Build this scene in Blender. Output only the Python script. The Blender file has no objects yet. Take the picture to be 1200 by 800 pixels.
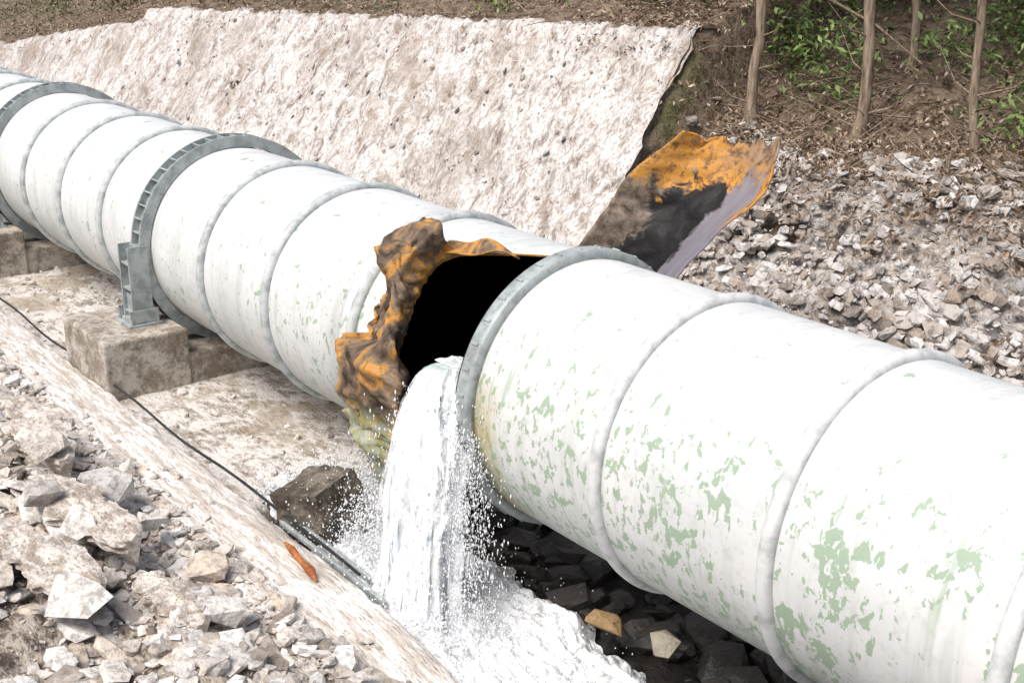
import bpy, math, random
import numpy as np
from mathutils import Vector, noise, Matrix, Euler
random.seed(7); np.random.seed(7)
S=bpy.context.scene
R=1.1
# ------------------------------------------------------------------ helpers
def sm(a,b,x):
    t=min(1,max(0,(x-a)/(b-a))); return t*t*(3-2*t)
def nz(x,y,z=0.0): return noise.noise(Vector((x,y,z)))
def fr(x,y,z=0.0,o=4):
    v=0;a=1
    for i in range(o):
        v+=a*noise.noise(Vector((x,y,z))); x*=2.03;y*=2.03;z*=2.03;a*=.5
    return v
def rg(x,y,z=0.0,o=3):   # ridged: sharp creases
    v=0;a=1
    for i in range(o):
        v+=a*(.35-abs(noise.noise(Vector((x,y,z))))*1.6); x*=2.1;y*=2.1;z*=2.1;a*=.5
    return v
def obj(name,verts,faces,mat=None,smooth=True,parent=None,uvs=None):
    me=bpy.data.meshes.new(name); me.from_pydata([tuple(v) for v in verts],[],[tuple(f) for f in faces]); me.update()
    if smooth: me.polygons.foreach_set('use_smooth',[True]*len(me.polygons))
    if uvs is not None:
        ul=me.uv_layers.new(name='UVMap')
        li=np.zeros(len(me.loops),dtype=np.int32); me.loops.foreach_get('vertex_index',li)
        ul.data.foreach_set('uv',np.asarray(uvs,dtype=np.float32)[li].ravel())
    o=bpy.data.objects.new(name,me); S.collection.objects.link(o)
    if mat:
        for m in (mat if isinstance(mat,(list,tuple)) else [mat]): me.materials.append(m)
    if parent: o.parent=parent
    return o
def empty(name):
    e=bpy.data.objects.new(name,None); S.collection.objects.link(e); e.empty_display_size=.1; return e
def grid(name,nu,nv,f,mat,close_u=False,smooth=True,parent=None):
    V=[];F=[];U=[]
    for j in range(nv):
        for i in range(nu):
            u=i/(nu if close_u else nu-1); v=j/(nv-1)
            V.append(f(u,v)); U.append((u,v))
    for j in range(nv-1):
        for i in range(nu if close_u else nu-1):
            a=j*nu+i; b=j*nu+(i+1)%nu; F.append((a,b,b+nu,a+nu))
    return obj(name,V,F,mat,smooth,parent,U)
def tube(V,F,pts,rads,n=8):
    base=len(V); pts=[Vector(p) for p in pts]
    for k,p in enumerate(pts):
        d=(pts[min(k+1,len(pts)-1)]-pts[max(k-1,0)]).normalized()
        a=(Vector((1,0,0))-d*d.x) if abs(d.x)<.8 else (Vector((0,1,0))-d*d.y)
        a.normalize(); b=d.cross(a)
        for i in range(n):
            t=2*math.pi*i/n; V.append(p+(a*math.cos(t)+b*math.sin(t))*rads[k])
    for k in range(len(pts)-1):
        for i in range(n):
            q=base+k*n; F.append((q+i,q+(i+1)%n,q+n+(i+1)%n,q+n+i))
    F.append(tuple(base+(len(pts)-1)*n+i for i in range(n)))
def box(V,F,c,s,rot=None):
    b=len(V)
    for x in(-.5,.5):
        for y in(-.5,.5):
            for z in(-.5,.5):
                p=Vector((x*s[0],y*s[1],z*s[2]))
                if rot: p.rotate(rot)
                V.append(Vector(c)+p)
    for f in((0,1,3,2),(4,6,7,5),(0,4,5,1),(2,3,7,6),(0,2,6,4),(1,5,7,3)): F.append(tuple(b+i for i in f))
def bevel(o,w=.01,seg=2):
    m=o.modifiers.new('bevel','BEVEL'); m.width=w; m.segments=seg; m.limit_method='ANGLE'
# ------------------------------------------------------------------ materials
class M:
    def __init__(s,name,rough=.8,metal=0,spec=.3):
        s.m=bpy.data.materials.new(name); s.m.use_nodes=True; s.nt=s.m.node_tree; s.n=s.nt.nodes
        s.b=s.n['Principled BSDF']; s.out=s.n['Material Output']
        s.b.inputs['Roughness'].default_value=rough; s.b.inputs['Metallic'].default_value=metal
        s.b.inputs['Specular IOR Level'].default_value=spec
        s.tc=s.n.new('ShaderNodeTexCoord').outputs['Object']
    def L(s,a,b): s.nt.links.new(a,b)
    def set(s,sock,v):
        if v is None: return
        if isinstance(v,(int,float)):
            sock.default_value=v if sock.type=='VALUE' else (v,v,v,1) if sock.type=='RGBA' else (v,v,v)
        elif isinstance(v,(tuple,list)):
            sock.default_value=tuple(v)+((1,) if (sock.type=='RGBA' and len(v)==3) else ())
        else: s.L(v,sock)
    def map(s,scale=(1,1,1),rot=(0,0,0),loc=(0,0,0),src=None):
        m=s.n.new('ShaderNodeMapping'); m.inputs['Scale'].default_value=scale; m.inputs['Rotation'].default_value=rot; m.inputs['Location'].default_value=loc
        s.L(src or s.tc,m.inputs['Vector']); return m.outputs[0]
    def noise(s,scale,detail=5,rough=.6,vec=None,dist=0):
        n=s.n.new('ShaderNodeTexNoise'); n.inputs['Scale'].default_value=scale; n.inputs['Detail'].default_value=min(detail,4)
        n.inputs['Roughness'].default_value=rough; n.inputs['Distortion'].default_value=dist
        s.L(vec or s.tc,n.inputs['Vector']); return n.outputs['Fac']
    def ramp(s,fac,stops,interp='LINEAR'):
        r=s.n.new('ShaderNodeValToRGB'); r.color_ramp.interpolation=interp; e=r.color_ramp.elements
        while len(e)<len(stops): e.new(.5)
        for k,(p,c) in enumerate(stops):
            e[k].position=p; e[k].color=(c,c,c,1) if isinstance(c,(int,float)) else tuple(c)+(1,)
        s.L(fac,r.inputs[0]); return r.outputs[0]
    def mix(s,f,a,b,mode='MIX'):
        m=s.n.new('ShaderNodeMix'); m.data_type='RGBA'; m.blend_type=mode
        s.set(m.inputs[0],f); s.set(m.inputs[6],a); s.set(m.inputs[7],b); return m.outputs[2]
    def math(s,op,a,b=0,c=0,clamp=False):
        m=s.n.new('ShaderNodeMath'); m.operation=op; m.use_clamp=clamp
        for k,v in enumerate((a,b,c)): s.set(m.inputs[k],v)
        return m.outputs[0]
    def ss(s,v,a,b):
        m=s.n.new('ShaderNodeMapRange'); m.interpolation_type='SMOOTHSTEP'
        s.set(m.inputs['Value'],v); m.inputs['From Min'].default_value=a; m.inputs['From Max'].default_value=b; return m.outputs[0]
    def xyz(s,src=None):
        x=s.n.new('ShaderNodeSeparateXYZ'); s.L(src or s.tc,x.inputs[0]); return x.outputs
    def bump(s,h,strength=.5,dist=.02):
        b=s.n.new('ShaderNodeBump'); b.inputs['Strength'].default_value=strength; b.inputs['Distance'].default_value=dist
        s.L(h,b.inputs['Height']); s.L(b.outputs[0],s.b.inputs['Normal'])
    def island(s): return s.n.new('ShaderNodeNewGeometry').outputs['Random Per Island']
    def col(s,c): s.set(s.b.inputs['Base Color'],c)
    def rough(s,c): s.set(s.b.inputs['Roughness'],c)

def mat_paint():
    m=M('pipe_white_paint',.5,spec=.3); X,Y,Z=m.xyz()
    big=m.noise(.9,3,.6); fine=m.noise(14,4,.65)
    base=m.mix(m.ss(big,.35,.7),(.74,.745,.735),(.62,.64,.635))
    base=m.mix(m.math('MULTIPLY',m.ss(fine,.48,.72),.32),base,(.40,.42,.38))
    st=m.noise(1,4,.68,m.map((7,1.2,.6))); base=m.mix(m.math('MULTIPLY',m.ss(st,.50,.70),.45),base,(.43,.47,.40))
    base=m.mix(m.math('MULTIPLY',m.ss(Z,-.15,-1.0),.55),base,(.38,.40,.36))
    low=m.ss(Z,.95,.30)
    reg=m.ss(m.noise(.75,2,.5,m.map((1,1,1),loc=(3.1,0,1.7))),.32,.48)
    dx=m.ss(X,-12.5,-7.5)
    w=m.math('MULTIPLY',m.math('MULTIPLY',low,reg),m.math('ADD',m.math('MULTIPLY',dx,.72),.28))
    near=m.ss(X,-6.3,-4.2)
    chip=m.noise(5.0,4,.60,m.map((1.2,1,1)),.4); chip2=m.noise(12,3,.6,m.map((1.3,1,.8),rot=(0,.5,0)),.3)
    wa=m.math('MULTIPLY',w,m.math('ADD',m.math('MULTIPLY',near,.060),.045))
    a1=m.ss(m.math('ADD',chip,wa),.664,.680)
    a2=m.math('MULTIPLY',m.ss(m.math('ADD',chip2,m.math('MULTIPLY',w,.125)),.680,.705),m.ss(w,.02,.2))
    sc=m.noise(1,2,.5,m.map((8,1.2,.8),rot=(0,.42,0))); a3=m.math('MULTIPLY',m.ss(sc,.68,.71),m.ss(w,.1,.6))
    am=m.math('MAXIMUM',m.math('MAXIMUM',a1,a2),m.math('MULTIPLY',a3,.6))
    green=m.mix(fine,(.20,.33,.19),(.36,.46,.33))
    base=m.mix(m.math('MULTIPLY',am,.82),base,green)
    ye=m.math('MULTIPLY',m.ss(m.math('ADD',X,m.math('MULTIPLY',st,.8)),-6.65,-7.15),m.math('MULTIPLY',m.ss(Z,.55,-.15),m.ss(X,-7.75,-7.7)))
    base=m.mix(m.math('MULTIPLY',ye,.85),base,m.mix(m.ss(m.noise(5,3),.4,.6),(.40,.30,.05),(.42,.46,.24)))
    m.col(base); m.rough(m.math('ADD',m.math('MULTIPLY',fine,.25),.38))
    m.bump(big,.35,.03); return m.m
def mat_ring(name='weld_band_paint',a=(.56,.59,.585),b=(.34,.37,.365)):
    m=M(name,.55); n=m.noise(7,4,.65)
    m.col(m.mix(m.ss(n,.40,.66),a,b)); return m.m
def mat_galv():
    m=M('grey_support_steel',.5,.15); n=m.noise(6,4,.65)
    c=m.mix(m.ss(n,.4,.65),(.42,.46,.455),(.27,.30,.30)); c=m.mix(m.math('MULTIPLY',m.ss(m.noise(11,4),.6,.7),.5),c,(.25,.18,.12))
    m.col(c); return m.m
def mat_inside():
    m=M('pipe_inside_shade',.9,spec=.08); m.col((.004,.004,.004)); return m.m  # near-black colour paints in the shade inside the pipe
def mat_rust(name='torn_rusty_steel'):
    m=M(name,.68,.0,.3); uv=m.n.new('ShaderNodeTexCoord').outputs['UV']; U,V,_=m.xyz(uv); X,Y,Z=m.xyz()
    n=m.noise(3.2,4,.66,dist=1.0); n2=m.noise(11,4,.65)
    c=m.ramp(n,[(.28,(.02,.014,.01)),(.40,(.085,.058,.038)),(.50,(.20,.145,.10)),(.56,(.36,.19,.06)),(.61,(.56,.26,.045)),(.70,(.34,.24,.155)),(.85,(.16,.09,.05))])
    c=m.mix(m.math('MULTIPLY',m.ss(n2,.55,.70),.6),c,(.07,.05,.038))
    e=m.ss(m.math('ABSOLUTE',m.math('SUBTRACT',V,.5)),.34,.46)
    e=m.math('MULTIPLY',e,m.ss(n2,.35,.55)); c=m.mix(m.math('MULTIPLY',e,.8),c,(.58,.28,.05))
    g=m.ss(m.math('ADD',Z,m.math('MULTIPLY',n2,.3)),.02,-.35)
    c=m.mix(m.math('MULTIPLY',g,.75),c,m.mix(m.ss(n2,.4,.6),(.36,.35,.13),(.44,.50,.44)))
    m.col(c); m.bump(n2,.6,.025); return m.m
def mat_plate():
    m=M('peeled_steel_plate',.6,.0,.35); uv=m.n.new('ShaderNodeTexCoord').outputs['UV']; U,V,_=m.xyz(uv)
    n=m.noise(3.2,4,.66,dist=.8); n2=m.noise(10,4,.68)
    st=m.noise(1,4,.6,m.map((14,2,1),src=uv))
    w0=m.math('SUBTRACT',n,.5)
    c=m.mix(m.ss(m.math('ADD',U,m.math('MULTIPLY',w0,.35)),.60,.66),(.008,.007,.008),m.mix(st,(.13,.12,.14),(.28,.26,.29)))  # near-black band paints the hollow's shadow into the plate colour
    brown=m.ramp(n2,[(.3,(.05,.035,.025)),(.5,(.20,.15,.11)),(.7,(.33,.28,.23))])
    orange=m.ramp(n2,[(.3,(.08,.045,.025)),(.42,(.28,.14,.045)),(.50,(.54,.25,.035)),(.58,(.50,.23,.035)),(.68,(.24,.19,.145)),(.8,(.40,.36,.31))])
    l=m.ss(m.math('ADD',U,m.math('MULTIPLY',w0,.5)),.20,.13)
    c=m.mix(l,c,brown)
    tv=m.math('SUBTRACT',m.math('ADD',V,m.math('MULTIPLY',w0,.7)),m.math('MULTIPLY',U,.18))
    t=m.ss(tv,.58,.65); r=m.math('MULTIPLY',m.ss(m.math('ADD',U,m.math('MULTIPLY',w0,.2)),.90,.95),m.ss(V,.35,.55))
    c=m.mix(m.math('MULTIPLY',m.math('MAXIMUM',t,r),.96),c,orange)
    tip=m.math('MULTIPLY',m.ss(V,.72,.90),m.ss(U,.2,.7)); c=m.mix(m.math('MULTIPLY',tip,.75),c,brown)
    m.col(c); m.bump(n2,.6,.025); return m.m
def mat_back():
    m=M('plate_painted_side',.5); m.col(m.mix(m.noise(6),(.45,.50,.44),(.30,.32,.28))); return m.m
def mat_wall():
    m=M('weathered_shotcrete',.95,spec=.1); X,Y,Z=m.xyz()
    n=m.noise(.9,4,.74,dist=.4); n1=m.noise(5,4,.84,m.map((1,.6,.6),rot=(0,.7,0)),.6); n2=m.noise(26,4,.78,m.map((1,.6,.6),rot=(0,.8,0)))
    c=m.ramp(n1,[(.30,(.14,.11,.09)),(.40,(.36,.315,.28)),(.47,(.56,.525,.49)),(.57,(.72,.70,.675)),(.75,(.62,.59,.57))])
    c=m.mix(m.math('MULTIPLY',m.ss(n,.50,.64),.62),c,(.34,.27,.22))
    c=m.mix(m.math('MULTIPLY',m.ss(m.noise(.45,3,.6,m.map((1,1,1),loc=(5,2,0))),.5,.62),.32),c,(.25,.20,.16))
    c=m.mix(m.math('MULTIPLY',m.ss(n2,.50,.60),.68),c,(.24,.195,.16))
    c=m.mix(m.math('MULTIPLY',m.ss(Z,-.6,-1.5),.6),c,(.17,.14,.11))
    m.col(c); m.bump(n1,1.0,.05); return m.m
def mat_slope():
    m=M('rubble_and_soil_slope',.95,spec=.1); X,Y,Z=m.xyz()
    n=m.noise(1.1,4,.7); n1=m.noise(8,4,.84,None,.5)
    c=m.ramp(n1,[(.30,(.09,.07,.055)),(.40,(.27,.22,.18)),(.48,(.48,.435,.395)),(.57,(.70,.68,.65)),(.8,(.50,.45,.40))])
    c=m.mix(m.math('MULTIPLY',m.ss(n,.48,.62),.5),c,(.24,.185,.14))
    c=m.mix(m.math('MULTIPLY',m.ss(Z,.65,1.15),.5),c,(.22,.165,.12))
    m.col(c); m.bump(n1,1,.08); return m.m
def mat_wallside():
    m=M('wall_return_concrete',.95,spec=.1); n=m.noise(5,4.5,.7); m.col(m.ramp(n,[(.35,(.05,.04,.03)),(.5,(.14,.11,.085)),(.7,(.28,.24,.2))])); m.bump(n,.9,.05); return m.m
def mat_stones(name,cols,wet=False,dirt=.4):
    m=M(name,.35 if wet else .85,spec=.5 if wet else .2); r=m.island(); n=m.noise(10,4,.8)
    c=m.ramp(r,[(i/(len(cols)-1),k) for i,k in enumerate(cols)])
    c=m.mix(m.math('MULTIPLY',m.ss(n,.45,.65),dirt),c,tuple(x*.35 for x in cols[0]))
    c=m.mix(m.math('MULTIPLY',m.ss(n,.42,.30),.3),c,tuple(min(.9,x*1.3) for x in cols[-1]))
    m.col(c); m.bump(n,.9,.035); return m.m
def mat_ground():
    m=M('gully_and_hillside_ground',.95,spec=.15); X,Y,Z=m.xyz(); n=m.noise(.8,4,.7); n1=m.noise(5,4,.82,m.map((.7,1.2,1))); n2=m.noise(35,3,.7)
    conc=m.ramp(n1,[(.3,(.14,.115,.09)),(.43,(.38,.34,.30)),(.53,(.68,.65,.61)),(.8,(.58,.54,.50))])
    sand=m.mix(n1,(.20,.15,.10),(.48,.42,.34)); conc=m.mix(m.math('MULTIPLY',m.ss(n,.50,.60),.8),conc,sand)
    soil=m.ramp(n1,[(.3,(.03,.022,.015)),(.45,(.10,.07,.045)),(.55,(.24,.18,.13)),(.7,(.10,.09,.05))])
    soil=m.mix(m.math('MULTIPLY',m.ss(n2,.5,.65),.5),soil,(.30,.24,.20))
    soil=m.mix(m.math('MULTIPLY',m.ss(n,.54,.64),.5),soil,(.06,.08,.025))
    wet=m.mix(n1,(.012,.011,.010),(.06,.05,.045))
    c=m.mix(m.ss(Y,2.4,3.2),conc,soil)
    rub=m.ss(Y,-2.7,-3.0); c=m.mix(rub,c,m.mix(m.ss(n1,.4,.6),(.08,.062,.05),(.40,.35,.29)))
    wm=m.math('MULTIPLY',m.ss(m.math('ADD',Z,m.math('MULTIPLY',n1,.2)),-1.45,-1.62),m.ss(Y,2.3,2.0)); wm=m.math('MULTIPLY',wm,m.ss(X,-11.5,-9.5))
    c=m.mix(wm,c,wet)
    m.col(c); m.rough(m.math('SUBTRACT',.95,m.math('MULTIPLY',wm,.6))); m.bump(n1,.9,.06); return m.m
def mat_concrete(name,a,b,streak=(1,1,1),dark=.5):
    m=M(name,.9,spec=.15); n=m.noise(3,4,.78,m.map(streak)); n2=m.noise(18,4,.7,m.map(streak))
    c=m.mix(m.ss(n,.40,.60),a,b); c=m.mix(m.math('MULTIPLY',m.ss(n2,.5,.68),dark),c,tuple(x*.3 for x in b)); m.col(c)
    m.bump(n,.8,.03); return m.m
def mat_leaf(name,cols):
    m=M(name,.6,spec=.3); m.col(m.ramp(m.island(),[(i/(len(cols)-1),k) for i,k in enumerate(cols)]))
    return m.m
def mat_bark():
    m=M('bark',.95,spec=.1); n=m.noise(1,4,.65,m.map((26,26,4)))
    m.col(m.ramp(n,[(.3,(.11,.08,.055)),(.5,(.30,.23,.165)),(.7,(.46,.37,.29))])); m.bump(n,.9,.02); return m.m
def mat_foam():
    m=M('foaming_water',.35,spec=.4); X,Y,Z=m.xyz(); n=m.noise(2.6,4,.7,m.map((.7,1.4,1),rot=(0,0,.25)),.8); n2=m.noise(12,4,.78,m.map((.8,1.2,1)),.6)
    calm=m.ss(m.math('ADD',m.math('MULTIPLY',n,.75),m.math('MULTIPLY',n2,.75)),.68,.96)
    edge=m.math('ADD',m.ss(X,-6.2,-5.0),m.ss(Y,-.9,-.2)); edge=m.math('ADD',edge,m.math('MULTIPLY',m.ss(X,-9.0,-10.2),.7)); edge=m.math('MINIMUM',edge,1)
    f=m.math('ADD',calm,m.math('MULTIPLY',edge,.45)); f=m.math('SUBTRACT',f,m.math('MULTIPLY',m.math('SUBTRACT',1,edge),.38),clamp=True)
    c=m.mix(f,(.86,.88,.90),(.17,.19,.19)); m.col(c); m.rough(m.math('SUBTRACT',.6,m.math('MULTIPLY',f,.50)))
    m.bump(m.math('ADD',n,m.math('MULTIPLY',n2,.7)),1.0,.05); return m.m
def mat_stream():
    m=M('falling_water',.3,spec=.4); uv=m.n.new('ShaderNodeTexCoord').outputs['UV']; U,V,_=m.xyz(uv)
    st=m.noise(1,4,.70,m.map((7,1.3,1),src=uv),.5); hole=m.noise(1,4,.74,m.map((14,7,1),loc=(3,1,0),src=uv),.8)
    ed=m.math('MULTIPLY',m.ss(U,0,.20),m.ss(U,1,.76))
    thr=m.math('ADD',m.math('MULTIPLY',m.ss(V,.12,1),.14),.25)
    k=m.math('ADD',m.math('MULTIPLY',st,.45),m.math('MULTIPLY',hole,.55))
    k=m.math('SUBTRACT',m.math('ADD',k,m.math('MULTIPLY',ed,.24)),.19)
    al=m.math('MULTIPLY',m.math('SUBTRACT',k,thr),8,clamp=True)
    c=m.mix(m.ss(hole,.36,.52),(.50,.57,.60),(.93,.94,.95))
    c=m.mix(m.math('MULTIPLY',m.ss(V,.20,.02),.6),c,(.50,.63,.60))
    m.col(c); m.set(m.b.inputs['Alpha'],al); m.bump(st,.8,.05); return m.m
def mat_drop():
    m=M('water_droplets',.3,spec=.4); m.col((.90,.92,.94)); return m.m

PAINT=mat_paint(); RING=mat_ring(); RINGW=mat_ring('white_weld_band_paint',(.70,.71,.70),(.47,.49,.48)); GALV=mat_galv(); INS=mat_inside(); RUST=mat_rust(); PLATE=mat_plate(); BACK=mat_back()
WALL=mat_wall(); SLOPE=mat_slope(); WSIDE=mat_wallside(); GROUND=mat_ground(); FOAM=mat_foam(); STREAM=mat_stream(); DROP=mat_drop(); BARK=mat_bark()
CONC=mat_concrete('pier_concrete',(.50,.46,.40),(.25,.21,.17))
SLAB=mat_concrete('bleached_slab_concrete',(.80,.77,.73),(.50,.44,.38),(.45,3.6,3.0),.8)
WETC=mat_concrete('wet_concrete',(.20,.175,.14),(.08,.066,.052))
PALE=mat_stones('pale_slate_rubble',[(.26,.215,.18),(.52,.47,.42),(.74,.71,.67),(.58,.49,.39),(.80,.78,.75),(.42,.39,.36),(.78,.72,.64)],dirt=.55)
WSTONE=mat_stones('slope_stones',[(.18,.15,.125),(.40,.355,.315),(.60,.57,.54),(.74,.72,.70),(.34,.275,.22),(.52,.475,.43)],dirt=.6)
DARK=mat_stones('wet_dark_rocks',[(.018,.016,.015),(.05,.045,.04),(.09,.08,.072),(.03,.028,.027)],True)

# ------------------------------------------------------------------ terrain
def wtop(x):
    if x>-11: return 1.15+.10*math.sin(x*.9)
    if x>-26.7: return 2.42-(-11-x)*.040
    return max(-1.0,1.62-(-26.7-x)*.135)
def wy(x,z): 
    off=3.04 if x<-11 and x>-26.7 else 3.64 if x>=-11 else 3.35
    return off+(z-.02)/1.447
def bed(x,y):
    return -1.5-.50*sm(-10.6,-9.2,x)
def height(x,y):
    z0=bed(x,y)
    if y<-1.95:
        k=sm(-1.95,-2.25,y); zb=-1.44+.10*sm(-2.0,-3.0,y)+.25*sm(-3,-5,y)
        z=z0*(1-k)+zb*k
        if y<-2.7: z+=.24*fr(x*.9,y*1.3,3)*sm(-2.7,-3.3,y)
        d=math.hypot(x-.6,y+7.6); z+=3.0*(1-sm(1.0,4.2,d))
        z-=.25*max(0,min(20,-9-y))
        return z
    def hs(xx):
        zt=wtop(xx); yt=wy(xx,zt)
        if y<yt: return min(zt,-.15*1+.02+1.447*(y-wy(xx,.02)))
        sl=.36 if xx<-11 else .45
        return zt-.04+sl*min(y-yt,35)+.16*fr(xx*.9,y*.9,1)*sm(0,1,y-yt)
    e=sm(-11.05,-10.75,x)
    hh=hs(min(x,-11.01))*(1-e)+hs(max(x,-10.99))*e
    z=max(z0+.03*fr(x*2,y*2),hh)
    if x>-9.6 and y<2: z+=.10*fr(x*2.2,y*2.2,5)
    return z
def axis(segs):
    out=[]
    for a,b,n in segs: out+=list(np.linspace(a,b,n,endpoint=False))
    out.append(segs[-1][1]); return out
xs=axis([(-260,-60,14),(-60,-30,40),(-30,-14,110),(-14,-4,140),(-4,6,40),(6,160,18)])
ys=axis([(-160,-10,14),(-10,-5,25),(-5,-1.5,60),(-1.5,3,45),(3,8,70),(8,20,40),(20,200,20)])
V=[(x,y,height(x,y)) for y in ys for x in xs]; nx=len(xs)
F=[(j*nx+i,j*nx+i+1,(j+1)*nx+i+1,(j+1)*nx+i) for j in range(len(ys)-1) for i in range(nx-1)]
obj('ground',V,F,GROUND)

# ------------------------------------------------------------------ retaining walls
def wall(name,x0,x1,nxx,rough=.07,rag=0,mat=None,rgh2=0):
    nv=96
    def f(u,v):
        x=x0+(x1-x0)*u; xi=min(max(x,min(x0,x1)+.02),max(x0,x1)-.02)
        zt=wtop(xi)+.09*fr(x*1.3,3)+.05*fr(x*6,1); t=v/.9
        if t<=1:
            z=-2.0+(zt+2.0)*t; y=wy(xi,z)
            n=rough*fr(x*1.1,z*1.3,y,5)+.45*rough*rg((x+z*.6)*1.7,(z-x*.2)*1.3,2,4)*(.6+nz(x*.4,z*.5,9))+rgh2*fr(x*6,z*8,5,3)
            n*=1-.5*sm(.94,1,t)
            if rag: x+=rag*fr(z*2.6,5.5,0,4)*sm(.97,1,u)
            return (x,y-n*.82,z+n*.57)
        s=(v-.9)/.1; y=wy(xi,zt); return (x,y+.7*s,zt+.02-.12*s+.03*fr(x*4,s*2))
    return grid(name,nxx,nv,f,mat or WALL)
w=wall('retaining_wall',-26.7,-11,420,rough=.08,rag=.14,rgh2=.02)
def fs(u,v):
    z=-1.9+(wtop(-11.05)+1.9)*v; y0=wy(-11.1,z); return (-11.03+.14*fr(z*2.6,5.5,0,4)*(1-u)+.05*fr(u*4,z*2.2,4)*u,y0+.0+u*1.1,z)
so=grid('return_face',14,60,fs,WSIDE); so.parent=w
wall('retaining_wall',-60,-26.7,160,rough=.08)
wr=wall('rubble_slope_wall',-11.0,9,320,rough=.13,mat=SLOPE,rgh2=.05)

# ------------------------------------------------------------------ rocks
import bmesh
protos=[]
for k in range(20):
    bm=bmesh.new()
    for i in range(random.choice([10,14,20,26])):
        p=Vector((random.gauss(0,1),random.gauss(0,1),random.gauss(0,1))).normalized()
        p=Vector([math.copysign(abs(c)**.6,c) for c in p])*random.uniform(.8,1.05)*.5; bm.verts.new(p)
    r=bmesh.ops.convex_hull(bm,input=bm.verts)
    bmesh.ops.delete(bm,geom=[e for e in r['geom_interior'] if isinstance(e,bmesh.types.BMVert)],context='VERTS')
    bm.verts.index_update(); bm.verts.ensure_lookup_table()
    protos.append((np.array([v.co[:] for v in bm.verts]),[[v.index for v in f.verts] for f in bm.faces])); bm.free()
def rocks(name,items,mat,parent=None):
    VV=[];FF=[];b=0
    for (pos,sc,rot) in items:
        pv,pf=random.choice(protos); m=np.array(Euler(rot).to_matrix())
        v=(pv*np.array(sc))@m.T+np.array(pos); VV.append(v); FF+=[[i+b for i in f] for f in pf]; b+=len(v)
    return obj(name,np.concatenate(VV).tolist(),FF,mat,False,parent)
U=random.uniform
it=[]
for i in range(13000):
    x=U(-20,-4.5) if U(0,1)<.8 else U(-34,-18); y=-2.60-abs(random.gauss(0,1.2)); 
    if y<-6.2: continue
    if math.hypot(x-.6,y+7.6)<3: continue
    s=.02+.16*U(0,1)**4.5
    it.append(((x,y,height(x,y)+s*.12+(.06 if y>-2.8 else 0)),(s*U(1,2.2),s*U(.7,1.3),s*U(.3,.7)),(U(-.4,.4),U(-.4,.4),U(0,6.28))))
for i in range(380):
    x=U(-17,-5.5); y=U(-5.4,-2.85); s=U(.12,.40)
    it.append(((x,y,height(x,y)+.02),(s*U(1.2,2.6),s*U(.6,1),s*U(.16,.34)),(U(-.40,.1),U(-.2,.25),U(-.4,.4))))
rocks('slate_rubble_bank',it,PALE)
LEDGE=mat_concrete('layered_slate',(.66,.61,.55),(.34,.285,.235),(1.2,2.5,6),.8)
def ledge(p,s,r):
    V=[];F=[];n=30;L,W,H=s
    for i in range(n+1):
        t=i/n; x=(t-.5)*L; w_=W*(.35+.65*math.sin(math.pi*min(1,max(0,t)))**.5)*(1+.5*fr(t*6,p[0],2))
        zt=H*.5+.04*fr(t*7,p[1]); 
        for q in((w_*.5,zt-.03),(w_*.2,zt+.03*nz(t*9,8)),(-.1*w_,zt+.03*nz(t*9,3)-.03),(-w_*.45,zt-.02),(-w_*.52-.04*nz(t*14,7),zt-.06),(-w_*.42,zt-.09),(-w_*.50+.03*nz(t*17,4),zt-.12),(-w_*.30,-H*.4+.03*nz(t*11,2)),(-w_*.15,-H*.7)): V.append(Vector((x+.03*nz(t*20,q[0]*5),q[0],q[1])))
    k=9
    for i in range(n):
        for j in range(k-1): a=i*k+j; F.append((a,a+1,a+k+1,a+k))
    F.append(tuple(range(k))); F.append(tuple(n*k+j for j in range(k))[::-1])
    e=Euler(r); VV=[]
    for v in V: v.rotate(e); VV.append(v+Vector(p))
    return obj('slate_ledge',VV,F,LEDGE,False)
ledge((-9.9,-3.42,-1.04),(1.9,.42,.22),(.16,-.06,.10)); ledge((-11.8,-3.15,-1.02),(1.8,.4,.22),(.10,.02,-.05)); ledge((-9.1,-3.95,-1.0),(1.3,.4,.18),(.18,.05,.25)); ledge((-8.2,-3.35,-1.12),(.9,.3,.14),(.12,.02,.1))
for p,s,r in [((-11.1,-3.35,-.82),(.5,.42,.30),(.1,.05,.3)),((-8.67,-2.85,-1.20),(.36,.28,.2),(.1,.1,.8)),((-10.3,-3.05,-1.02),(.6,.4,.2),(0,.1,.2)),((-9.55,-2.98,-1.1),(.3,.25,.16),(0,.1,1.2)),
              ((-8.4,-4.0,-.95),(.7,.4,.2),(.2,-.1,.5)),((-7.9,-3.1,-1.15),(.5,.35,.18),(.1,.1,1.2)),((-9.5,-3.6,-.92),(.45,.3,.16),(.2,.1,.2)),((-10.2,-3.65,-.9),(.38,.3,.2),(.1,.2,1.5))]:
    rocks('slate_boulder',[(p,s,r)],PALE)
it=[]
for i in range(4200):
    x=U(-26,-7); y=U(-2.85,-1.95) if i%2 else U(-1.8,1.6)
    if x>-9.2 and y>-1.9: continue
    s=.012+.08*U(0,1)**6
    it.append(((x,y,height(x,y)+s*.1+(.07 if -2.9<y<-1.9 else 0)),(s*1.6,s,s*.7),(U(0,1),U(0,1),U(0,6))))
rocks('gravel',it,PALE)
th=math.atan(1.447)
it=[]
for i in range(11000):
    x=U(-10.9,2.5); z=U(-1.3,1.2); y=wy(x,z); k=nz(x*.8,z*1.1,3)+.35*(-z)
    s=.025+.14*U(0,1)**2.8
    if z<0.4 and k>.1: s*=1.5
    if k<-.15 and U(0,1)<.4: continue
    d=.03 if k>0 else -.01
    it.append(((x,y-.04-d,z+.03+d*.6),(s*U(1.0,2.2),s*U(.7,1.1),s*.42),(th+U(-.35,.35),U(-.3,.3),U(-.9,.4))))
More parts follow.
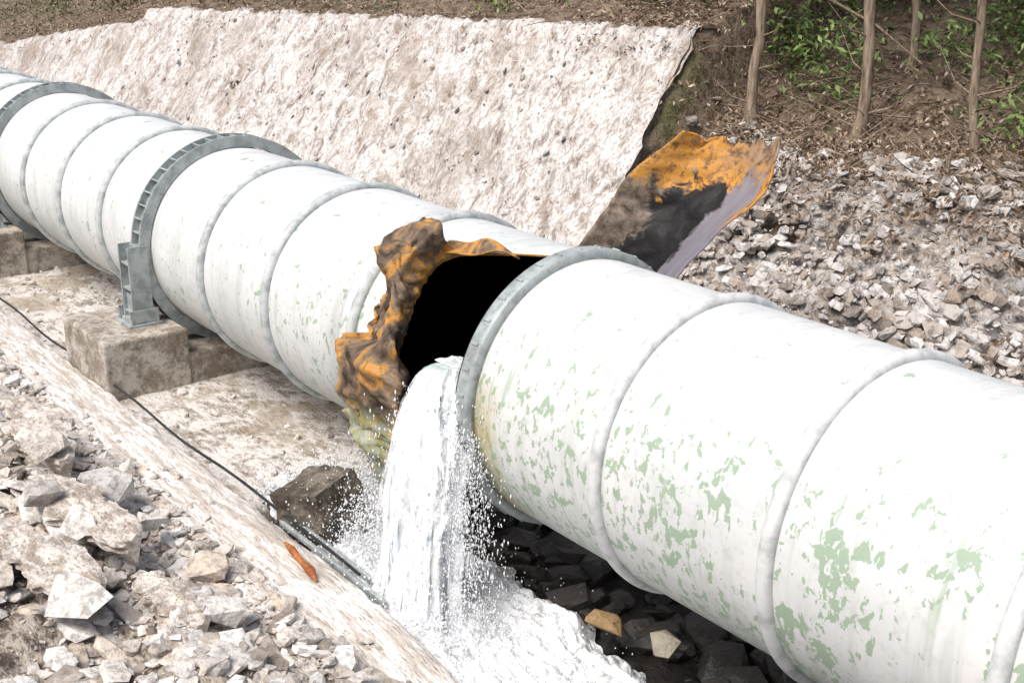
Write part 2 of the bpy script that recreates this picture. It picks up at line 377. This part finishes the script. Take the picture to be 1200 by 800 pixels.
rocks('stone_facing',it,WSTONE,wr)
it=[]
for i in range(420):
    x=U(-10.9,1.5); z=wtop(x); s=U(.05,.20); y=wy(x,z)+U(-.1,.5)
    it.append(((x,y,height(x,y)+.03),(s*1.6,s,s*.6),(U(-.3,.3),U(-.3,.3),U(0,6))))
rocks('coping_rubble',it,WSTONE,wr)
it=[]
for i in range(900):
    x=U(-26.5,-11.1); z=U(-1.2,wtop(x)-.05); y=wy(x,z); s=.03+.09*U(0,1)**5
    it.append(((x,y-.0,z+.0),(s*U(.9,2.2),s,s*.35),(th+U(-.15,.15),U(-.15,.15),U(-.9,.3))))
rocks('embedded_stones',it,WSTONE,w)
it=[]
for i in range(900):
    x=U(-9.6,-1.0); y=U(-1.9,1.9); s=.10+.34*U(0,1)**2.2
    if x<-7.0 and y<-.9: continue
    it.append(((x,y,height(x,y)+s*.15),(s*U(1,1.5),s*U(.8,1.1),s*U(.5,.8)),(U(-.5,.5),U(-.5,.5),U(0,6))))
rocks('wet_rocks',it,DARK)
TAN=mat_stones('tan_stone',[(.40,.26,.13),(.45,.30,.16)]); BEI=mat_stones('beige_stone',[(.52,.47,.36),(.58,.53,.42)])
rocks('tan_stone',[((-6.66,-.45,-1.60),(.38,.2,.14),(.1,.1,.4))],TAN)
rocks('beige_stone',[((-6.13,-.30,-1.60),(.26,.22,.2),(.1,.1,.9))],BEI)

# ------------------------------------------------------------------ bleached slab along channel
def fslab(u,v):
    x=-34+(28.2)*u; 
    prof=[(-1.93,-1.62),(-1.93,-1.37),(-2.0,-1.34),(-2.72,-1.27),(-2.80,-1.31),(-2.85,-1.6)]
    k=v*5; i=min(4,int(k)); t=k-i; y=prof[i][0]*(1-t)+prof[i+1][0]*t; z=prof[i][1]*(1-t)+prof[i+1][1]*t
    st=-.035*sm(.48,.52,v+.04*fr(x*.6,2))
    return (x,y+.14*fr(x*1.3,v*2,2)*(1 if v>.7 else .12),z+st+.03*fr(x*1.2,y*3)+.018*fr(x*5,y*9)-.18*sm(.93,1,u))
grid('concrete_channel_slab',500,34,fslab,SLAB)
V=[];F=[];n=60
tube(V,F,[(-34+26*i/n,-1.86+.02*math.sin(i*.7),-1.30+.012*math.sin(i*1.3)) for i in range(n+1)],[.014]*(n+1),6)
BLK=mat_concrete('dark_cable',(.05,.05,.05),(.03,.03,.03)); obj('steel_cable',V,F,BLK)
V=[];F=[]
for dy in(0,.11): box(V,F,(-8.55,-1.84+dy,-1.42),(1.7,.035,.05),Euler((0,.03,.02)))
o=obj('rail',V,F,GALV); bevel(o,.006)
RUSTP=mat_concrete('rust_orange',(.50,.20,.07),(.28,.10,.04))
V=[];F=[]
tube(V,F,[(-8.85,-2.10,-1.29),(-8.65,-2.13,-1.27),(-8.45,-2.15,-1.29),(-8.25,-2.18,-1.27),(-8.12,-2.2,-1.30)],[.01,.035,.025,.04,.01],7); obj('rusty_steel_scrap',V,F,RUSTP,False)
V=[];F=[]
tube(V,F,[(-10.3,-.85,-1.44),(-10.15,-.9,-1.36),(-10.0,-.95,-1.42)],[.02,.035,.02],6); obj('rusty_steel_scrap',V,F,RUSTP,False)
V=[];F=[]; box(V,F,(-9.25,-1.5,-1.43),(.55,.55,.80),Euler((.12,-.22,.35))); o=obj('broken_concrete_block',V,F,WETC,False)
sb=o.modifiers.new('sub','SUBSURF'); sb.subdivision_type='SIMPLE'; sb.levels=sb.render_levels=4
tx=bpy.data.textures.new('chip','CLOUDS'); tx.noise_scale=.22
dm=o.modifiers.new('chip','DISPLACE'); dm.texture=tx; dm.strength=.09; dm.texture_coords='LOCAL'

# ------------------------------------------------------------------ pipe
pipe=empty('burst_penstock_pipe')
def cyl(x,t,r=R): return (x,-r*math.cos(t),r*math.sin(t))
tl=[(-70,-9.05),(-50,-9.1),(-25,-8.95),(-5,-8.75),(15,-8.62),(35,-8.62),(50,-8.70),(60,-8.68),(66,-8.52),(72,-8.3),(78,-8.05),(84,-7.8),(92,-7.62)]
def XL(td):
    td=(td+180)%360-180
    if td<-75 or td>92: return -7.62
    if td<-70: return -9.05+(-70-td)/5*1.4
    for (a,b),(c,d) in zip(tl,tl[1:]):
        if a<=td<=c: return b+(d-b)*(td-a)/(c-a)+.045*rg(td*.13,2.2)
    return -7.62
NA=240
def shell(name,xa,xb,n,endf=None):
    def f(u,v):
        t=2*math.pi*u; 
        if endf: e=endf(math.degrees(t)); x=xa+(e-xa)*v
        else: x=xa+(xb-xa)*v
        k=1+.006*nz(x*.8,math.cos(t)*1.2,math.sin(t)*1.2)
        return cyl(x,t,R*k)
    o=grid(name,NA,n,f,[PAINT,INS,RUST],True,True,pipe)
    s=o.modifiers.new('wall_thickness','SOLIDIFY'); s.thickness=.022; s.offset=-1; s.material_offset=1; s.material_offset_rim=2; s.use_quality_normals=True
    return o
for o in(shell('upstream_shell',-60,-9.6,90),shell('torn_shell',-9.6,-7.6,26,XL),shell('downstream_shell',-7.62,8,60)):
    me=o.data; p=me.polygons[0]; cc=p.center
    if p.normal.y*cc.y+p.normal.z*cc.z<0: me.flip_normals()
def lathe(name,prof,mat,parent,n=160,smooth=True):
    k=len(prof); V=[];F=[]
    for i in range(n):
        t=2*math.pi*i/n
        for x,r in prof: V.append(cyl(x,t,r))
    for i in range(n):
        for j in range(k):
            a=i*k+j;b=i*k+(j+1)%k;c=((i+1)%n)*k+(j+1)%k;d=((i+1)%n)*k+j; F.append((a,d,c,b))
    return obj(name,V,F,mat,smooth,parent)
def band(x,w,h,name='weld_band',mat=RING):
    pr=[(x-w/2,R-.01)]+[(x-w/2*math.cos(a),R+h*math.sin(a)**.6) for a in np.linspace(.25,math.pi-.25,7)]+[(x+w/2,R-.01)]
    return lathe(name,pr,mat,pipe)
for x in(-2.95,-4.5,-6.05,-1.4,.1,1.6): band(x,.11,.058,mat=RINGW)
for x in(-9.36,-11,-12.5,-15.5,-17,-18.5,-21.5,-23,-24.5,-27.5,-29,-30.5): band(x,.12,.058)
lathe('end_collar',[(-7.66,R-.01),(-7.66,1.165),(-7.64,1.178),(-7.53,1.178),(-7.50,1.165),(-7.49,R-.01)],GALV,pipe)
V=[];F=[]
for i in range(36):
    t=2*math.pi*i/36; box(V,F,cyl(-7.58,t,1.182),(.08,.02,.014),Euler((math.pi/2-t,0,0)))
obj('collar_lugs',V,F,GALV,False,pipe)
lathe('collar_gasket',[(-7.69,R-.03),(-7.69,1.15),(-7.66,1.15),(-7.66,R-.03)],INS,pipe)

def support(X):
    e=empty('pipe_support')
    lathe('ring_flange_a',[(X-.13,R+.01),(X-.13,1.24),(X-.105,1.24),(X-.105,R+.01)],GALV,e,smooth=False)
    lathe('ring_flange_b',[(X+.105,R+.01),(X+.105,1.24),(X+.13,1.24),(X+.13,R+.01)],GALV,e,smooth=False)
    lathe('ring_web',[(X-.105,R+.01),(X-.105,1.17),(X+.105,1.17),(X+.105,R+.01)],GALV,e)
    V=[];F=[]
    for i in range(48):
        t=2*math.pi*(i+.5)/48; box(V,F,cyl(X,t,1.20),(.21,.018,.07),Euler((math.pi/2-t,0,0)))
    obj('ring_stiffeners',V,F,GALV,False,e)
    for sgn in(-1,1):
        V=[];F=[]; yy=sgn*1.27
        for dx in(-.14,.14): box(V,F,(X+dx,yy,-.35),(.028,.24,.92))
        box(V,F,(X,yy-sgn*.02,-.35),(.24,.03,.90)); box(V,F,(X,yy+sgn*.07,-.62),(.24,.02,.3))
        for z in(-.1,-.4,-.68): box(V,F,(X,yy,z),(.25,.22,.018))
        box(V,F,(X,yy,-.805),(.44,.40,.03)); box(V,F,(X,yy,-.77),(.36,.30,.03))
        for dx in(-.14,.14): box(V,F,(X+dx*1.25,yy,-.70),(.02,.34,.14))
        for dx in(-.18,.18):
            for dy in(-.16,.16): tube(V,F,[(X+dx,yy+dy,-.80),(X+dx,yy+dy,-.74)],[.02,.02],6)
        obj('leg',V,F,GALV,False,e)
for X in(-14,-20,-26,-32): support(X)
for X in(-14,-20,-26,-32):
    e=empty('concrete_pier')
    V=[];F=[]
    box(V,F,(X-.1,-1.42,-1.22),(1.35,1.0,.80)); box(V,F,(X-.1,1.42,-1.22),(1.35,1.0,.80)); 
    o=obj('pedestals',V,F,CONC,False,e); bevel(o,.03,2)
    V=[];F=[]; box(V,F,(X-.1,0,-1.36),(1.25,1.85,.46)); o=obj('tie_beam',V,F,CONC,False,e); bevel(o,.03,2)

# ------------------------------------------------------------------ crumpled front flap
def fl(u,v):
    td=64-128*u; xl=XL(td)
    ks=[0,.10,.22,.34,.46,.56,.68,.80,.90,1]
    wl=np.interp(u,ks,[.40,.48,.28,.40,.56,.46,.38,.46,.55,.20])*(1+.45*rg(u*9,4.0,0,3))
    wr_=np.interp(u,ks,[-.02,.04,.05,.20,.48,.56,.50,.36,.24,.0])
    out=np.interp(u,ks,[.28,.38,.18,.22,.32,.28,.22,.28,.32,.12])
    px=np.interp(v,[0,.14,.3,.5,.72,.88,1],[0,.7,1.0,.5,0,0,0])*wr_-np.interp(v,[0,.3,.5,.72,.88,1],[0,0,.25,.75,1.0,1.05])*wl
    pr=np.interp(v,[0,.14,.3,.5,.72,.88,1],[0,.3,.8,1.0,.75,.45,.28])*out
    k=sm(0,.22,v)
    cr=.17*rg(u*5.5,v*1.3+u*1.5,1,2)*k+.03*rg(u*15,v*5,4,2)*k
    cx=.16*fr(u*7+9,v*1.2,3,2)*k+.07*rg(u*9,v*2+u*3,8,2)*k
    dt=.10*fr(u*5,v*3,8,2)*k
    return cyl(xl+px+cx,math.radians(td)+dt,R+.012+max(0,pr+cr))
o=grid('crumpled_flap',170,60,fl,[RUST],False,True,pipe)
s=o.modifiers.new('t','SOLIDIFY'); s.thickness=.014
def tg(u,v):
    x=-8.80+.80*u; td=63+12*u+(v-.5)*12*(1-.85*u)
    return cyl(x,math.radians(td),R+.02+.07*math.sin(math.pi*u)*(.6+.6*v)+.03*math.sin(9*u+2*v))
o=grid('curled_tongue',40,10,tg,[RUST],False,True,pipe); s=o.modifiers.new('t','SOLIDIFY'); s.thickness=.015
Lc=[(-8.80,.98,.62),(-8.55,1.18,1.05),(-8.40,1.42,1.45),(-8.10,1.75,1.84)]
Rc=[(-7.35,.80,.78),(-7.25,1.15,1.15),(-7.05,1.55,1.55),(-7.18,1.85,1.93)]
def cat(P,t):
    t=t*(len(P)-1); i=min(len(P)-2,int(t)); f=t-i; P=[Vector(p) for p in P]
    a=P[max(i-1,0)];b=P[i];c=P[i+1];d=P[min(i+2,len(P)-1)]
    return .5*((2*b)+(c-a)*f+(2*a-5*b+4*c-d)*f*f+(3*b-a-3*c+d)*f**3)
def pl(u,v):
    a=cat(Lc,v); b=cat(Rc,v); p=a.lerp(b,u)
    dep=.34*math.sin(math.pi*u)**.8*(1-.25*v)
    p+=Vector((-.15,.85,-.35))*dep
    lip=sm(.16,0,u); p+=Vector((-.02,-.10,.06))*lip
    n=.07*fr(u*3,v*4,6,3)+.04*rg(u*4,v*5,2,2)*sm(.4,.8,v); p+=Vector((.3,-.7,.3))*n
    if v>.85: p+=Vector((0,0,.10*fr(u*7,2.0)))*((v-.85)/.15)
    return tuple(p)
o=grid('peeled_plate',60,70,pl,[PLATE,BACK],False,True,pipe)
s=o.modifiers.new('t','SOLIDIFY'); s.thickness=.02; s.offset=0

# ------------------------------------------------------------------ water
water=empty('gushing_water')
def arc(t,off=0):
    x=-7.97+.30*t; y=-.98-.62*t**.75-off; z=.30+.10*t-2.16*t**1.75
    return Vector((x,y,z))
def spread(t): return .15+.56*t**.75
for L,(off,sc,ph) in enumerate([(0,1,0),(.07,.82,3.1),(-.12,1.1,7.7)]):
    def st(u,v,off=off,sc=sc,ph=ph):
        s=(u-.5)*2; hw=spread(v)*sc
        p=arc(v,off+.10*(1-s*s)*(.3+v))
        p+=Vector((.92,.25,0))*s*hw*.76*(1+.12*fr(ph,v*4))
        p+=Vector((.3,-1,0))*((.07*fr(u*5+ph,v*2.2,ph,4)+.05*rg(u*8+ph,v*2,3,2))*(.3+v))
        return tuple(p)
    grid('stream_sheet_%d'%L,80,100,st,STREAM,False,True,water)
def lipf(u,v): return (-8.15+.42*u,-.55-.47*v,.20+.10*sm(.0,.7,v)+.015*fr(u*6,v*6))
grid('water_lip',20,20,lipf,FOAM,parent=water)
OV=np.array([(1,0,0),(-1,0,0),(0,1,0),(0,-1,0),(0,0,1),(0,0,-1)],float); OF=[(0,2,4),(2,1,4),(1,3,4),(3,0,4),(2,0,5),(1,2,5),(3,1,5),(0,3,5)]
def drops(name,items,parent):
    VV=[];FF=[];b=0
    for p,s,st in items:
        VV.append(OV*np.array([s,s,s*st])+np.array(p)); FF+=[(i+b,j+b,k+b) for i,j,k in OF]; b+=6
    return obj(name,np.concatenate(VV).tolist(),FF,DROP,True,parent)
it=[]
for i in range(5000):
    t=U(.12,1)**.7; s=random.gauss(.10,.60); p=arc(t,random.gauss(.02,.10*t+.02))+Vector((.92,.25,0))*s*spread(t)*.85
    it.append((p,.003+.008*U(0,1)**3,U(1,4)))
for i in range(2400):
    t=U(.25,1)**.7; p=arc(t,random.gauss(-.05,.10))+Vector((.92,.25,0))*(spread(t)*.7+abs(random.gauss(0,.20))*t)
    it.append((p,.003+.006*U(0,1)**3,U(1,4)))
for i in range(17000):
    a=U(0,6.28); r=abs(random.gauss(0,.5)); h=abs(random.gauss(0,.20))*math.exp(-r*.8)
    it.append(((-7.65+r*math.cos(a)*1.3,-1.6+r*math.sin(a)*.9,-1.70+h),.003+.010*U(0,1)**3,U(.8,1.8)))
for i in range(15000):
    t=U(0,1)**.8; r=random.gauss(0,.22); it.append(((-8.2-2.0*t+r*.5,-1.45+.45*t+r,-1.55+abs(random.gauss(0,.24))*(1.2-.6*t)),.003+.010*U(0,1)**3,U(.8,2)))
for i in range(1500):
    t=U(0,1); it.append(((-9.2+random.gauss(0,.06+.1*t),-.85-.15*t+random.gauss(0,.06),-.75-.85*t**1.6),.003+.006*U(0,1)**2,U(2,6)))
drops('spray',it,water)
def edge(x):
    return np.interp(x,[-10.8,-10.2,-9,-8,-7,-6,-4.5],[-1.55,-1.65,-1.80,-2.02,-2.10,-2.14,-2.14])
def pool(u,v):
    x=-10.6+6.8*u; ya=edge(x)+.07*fr(x*4,1); yb=np.interp(x,[-10.8,-10,-9,-8,-7,-6,-4],[-1.3,-.9,-.5,-.40,-.42,-.45,-.7])+.20*fr(x*2.5,4); y=ya+(yb-ya)*v
    z=np.interp(x,[-10.8,-10.2,-9.4,-8.6,-6,-4],[-1.58,-1.52,-1.54,-1.62,-1.70,-1.85])
    d=math.hypot((x+7.65)/1.0,y+1.6); z+=.16*math.exp(-d*d*3)*(1+fr(x*5,y*5,3))
    d2=math.hypot((x+8.6)/.9,(y+1.7)*1.4); z+=.12*math.exp(-d2*d2*3)*(1+fr(x*6,y*6,3))
    z+=.08*fr(x*2.2,y*2.6,2,5)+.06*rg(x*5,y*7,7,3)-.16*(sm(.86,1,v))-.05*sm(.06,0,v)
    return (x,y,z)
grid('water_pool',380,140,pool,FOAM,parent=water)

# ------------------------------------------------------------------ vegetation
def leaves(name,centers,mat,n,size,spread,parent=None):
    V=[];F=[]
    for c in centers:
        for i in range(n):
            p=Vector(c)+Vector((random.gauss(0,spread[0]),random.gauss(0,spread[1]),abs(random.gauss(0,spread[2])) if spread[2]>0 else random.gauss(0,-spread[2])))
            s=size*U(.5,1.3); e=Euler((U(-1,1),U(-1,1),U(0,6.28))); b=len(V)
            for q in((-.5,0,0),(0,-.22,.06),(.6,0,-.05),(0,.22,.06)):
                w_=Vector(q)*s; w_.rotate(e); V.append(p+w_)
            F.append((b,b+1,b+2,b+3))
    return obj(name,V,F,mat,False,parent)
GREEN=mat_leaf('undergrowth_leaves',[(.045,.075,.02),(.11,.17,.045),(.19,.27,.08),(.28,.35,.13)])
BROWN=mat_leaf('leaf_litter',[(.07,.045,.03),(.22,.145,.10),(.36,.27,.19),(.50,.42,.35)])
cs=[]
for i in range(330):
    x=U(-13.5,-5.0); y=U(5.5,9.5)
    if nz(x*.8,y*.8,4)<-.02: continue
    cs.append((x,y,height(x,y)+.12))
cs+=[(x,y,height(x,y)+.05) for x,y in [(-7.0,5.3),(-6.8,5.4),(-6.6,5.2),(-6.9,5.6),(-6.3,5.1),(-10.0,5.7),(-10.7,5.9),(-9.9,6.3),(-9.7,5.9),(-9.5,5.6),(-12.2,5.3),(-12.5,5.4),(-11.6,5.5),(-11.3,5.7),(-15.5,5.0),(-15.3,4.9)]]
leaves('undergrowth',cs,GREEN,70,.11,(.26,.24,.30))
cs=[]
for i in range(130):
    x=U(-45,-12); y=wy(x,wtop(x))+U(.4,4.5); cs.append((x,y,height(x,y)))
leaves('undergrowth',cs,mat_leaf('dry_scrub',[(.05,.055,.02),(.14,.14,.06),(.24,.21,.12)]),50,.12,(.4,.35,.2))
cs=[]
for i in range(3400):
    x=U(-40,-4) if i%2 else U(-13,-4.0); y=wy(x,wtop(x))-.15+abs(random.gauss(0,1.5)); cs.append((x,y,height(x,y)+.03))
for i in range(420):
    x=U(-10.8,-3); z=1.15-abs(random.gauss(0,.4)); cs.append((x,wy(x,z)-.12,z+.08))
leaves('leaf_litter',cs,BROWN,7,.07,(.12,.10,.03))
V=[];F=[]
for i in range(1000):
    x=U(-34,-5) if i%3==0 else U(-13,-4.2); y=wy(x,wtop(x))+.0+abs(random.gauss(0,1.6)); z=height(x,y)+U(0,.08)
    L=U(.15,.9); a=U(0,6.28); el=U(-.15,.6); d=Vector((math.cos(a)*math.cos(el),math.sin(a)*math.cos(el),math.sin(el)))
    m1=Vector((x,y,z))+d*L*.5+Vector((0,0,U(-.03,.05))); r=U(.003,.011)
    tube(V,F,[(x,y,z),m1,Vector((x,y,z))+d*L],[r,r*.8,r*.3],4)
obj('dead_branches',V,F,BARK,False)
CROWN=mat_leaf('tree_leaves',[(.03,.06,.015),(.07,.12,.03),(.12,.18,.05)])
def tree(x,y,lean,r,H):
    e=empty('tree'); z0=height(x,y)-.15; V=[];F=[]
    pts=[];rd=[]
    for k in range(18):
        t=k/17; pts.append((x+lean[0]*t*H+.16*nz(t*6,x),y+lean[1]*t*H+.16*nz(t*6,y+5),z0+H*t)); rd.append(r*(1.7 if k==0 else 1)*(1-.8*t)*(1+.2*nz(t*20,y))+.008)
    tube(V,F,pts,rd,10); tips=[]
    for k in range(16):
        t=U(.42,.98); b=Vector(pts[int(t*17)]); a=U(0,6.28); L=U(.7,1.9)*(1.25-t*.6)
        d=Vector((math.cos(a),math.sin(a),U(.25,.8))); q=b+d*L*.5; s=b+d*L+Vector((0,0,.15)); tube(V,F,[b,q,s],[r*.35*(1.2-t),r*.2,.008],5); tips+=[q,s,s+Vector((U(-.4,.4),U(-.4,.4),U(0,.4)))]
    low=[]
    for k in range(9):
        t=U(.08,.4); b=Vector(pts[int(t*17)]); a=U(0,6.28); L=U(.2,.8); q=b+Vector((math.cos(a),math.sin(a),.6))*L; tube(V,F,[b,b+Vector((math.cos(a),math.sin(a),.3))*L*.5,q],[.012,.008,.003],4)
        if k<2: low.append(q)
    obj('trunk',V,F,BARK,True,e)
    tips=[p for p in tips if p.z>4.6]
    leaves('crown',tips,CROWN,55,.13,(.30,.30,-.25),e)
    if low: leaves('low_shoots',low,GREEN,26,.09,(.12,.12,-.10),e)
tree(-10.36,5.0,(-.01,.01),.062,6.5); tree(-8.97,5.15,(.035,.02),.062,7); tree(-9.3,6.4,(.01,.03),.05,6.5); tree(-7.45,5.05,(-.045,.02),.042,6); tree(-11.8,7.6,(.02,0),.06,7); tree(-6.9,7.5,(0,.02),.07,7.5)
V=[];F=[]; 
tube(V,F,[(-11.0,6.4,3.0),(-10.3,6.1,2.75),(-9.4,5.9,2.5),(-8.6,5.7,2.15)],[.022,.02,.016,.01],6); obj('fallen_branch',V,F,BARK)

# ------------------------------------------------------------------ light, world, camera
el=math.radians(58); sd=Vector((.10,-.75,0)).normalized()*math.cos(el)+Vector((0,0,math.sin(el)))
sun=bpy.data.lights.new('sun','SUN'); sun.energy=2.9; sun.angle=math.radians(35); sun.color=(1,.98,.955)
so=bpy.data.objects.new('sun',sun); S.collection.objects.link(so); so.rotation_euler=sd.to_track_quat('Z','Y').to_euler()
W=bpy.data.worlds.new('World'); S.world=W; W.use_nodes=True; nt=W.node_tree; bg=nt.nodes['Background']
sk=nt.nodes.new('ShaderNodeTexSky'); sk.sky_type='NISHITA'; sk.sun_disc=False; sk.sun_elevation=el; sk.sun_rotation=math.atan2(sd.x,sd.y); sk.air_density=1.0; sk.dust_density=5.0
nt.links.new(sk.outputs[0],bg.inputs[0]); bg.inputs[1].default_value=.15
S.view_settings.view_transform='Standard'; S.view_settings.look='None'; S.view_settings.exposure=0
cam=bpy.data.cameras.new('camera'); cam.lens=45; cam.sensor_width=36; cam.clip_end=1000; cam.clip_start=.1
co=bpy.data.objects.new('camera',cam); S.collection.objects.link(co); co.location=(0,-6.4,3.73); co.rotation_euler=(math.radians(71.43),0,math.radians(52.9)); S.camera=co
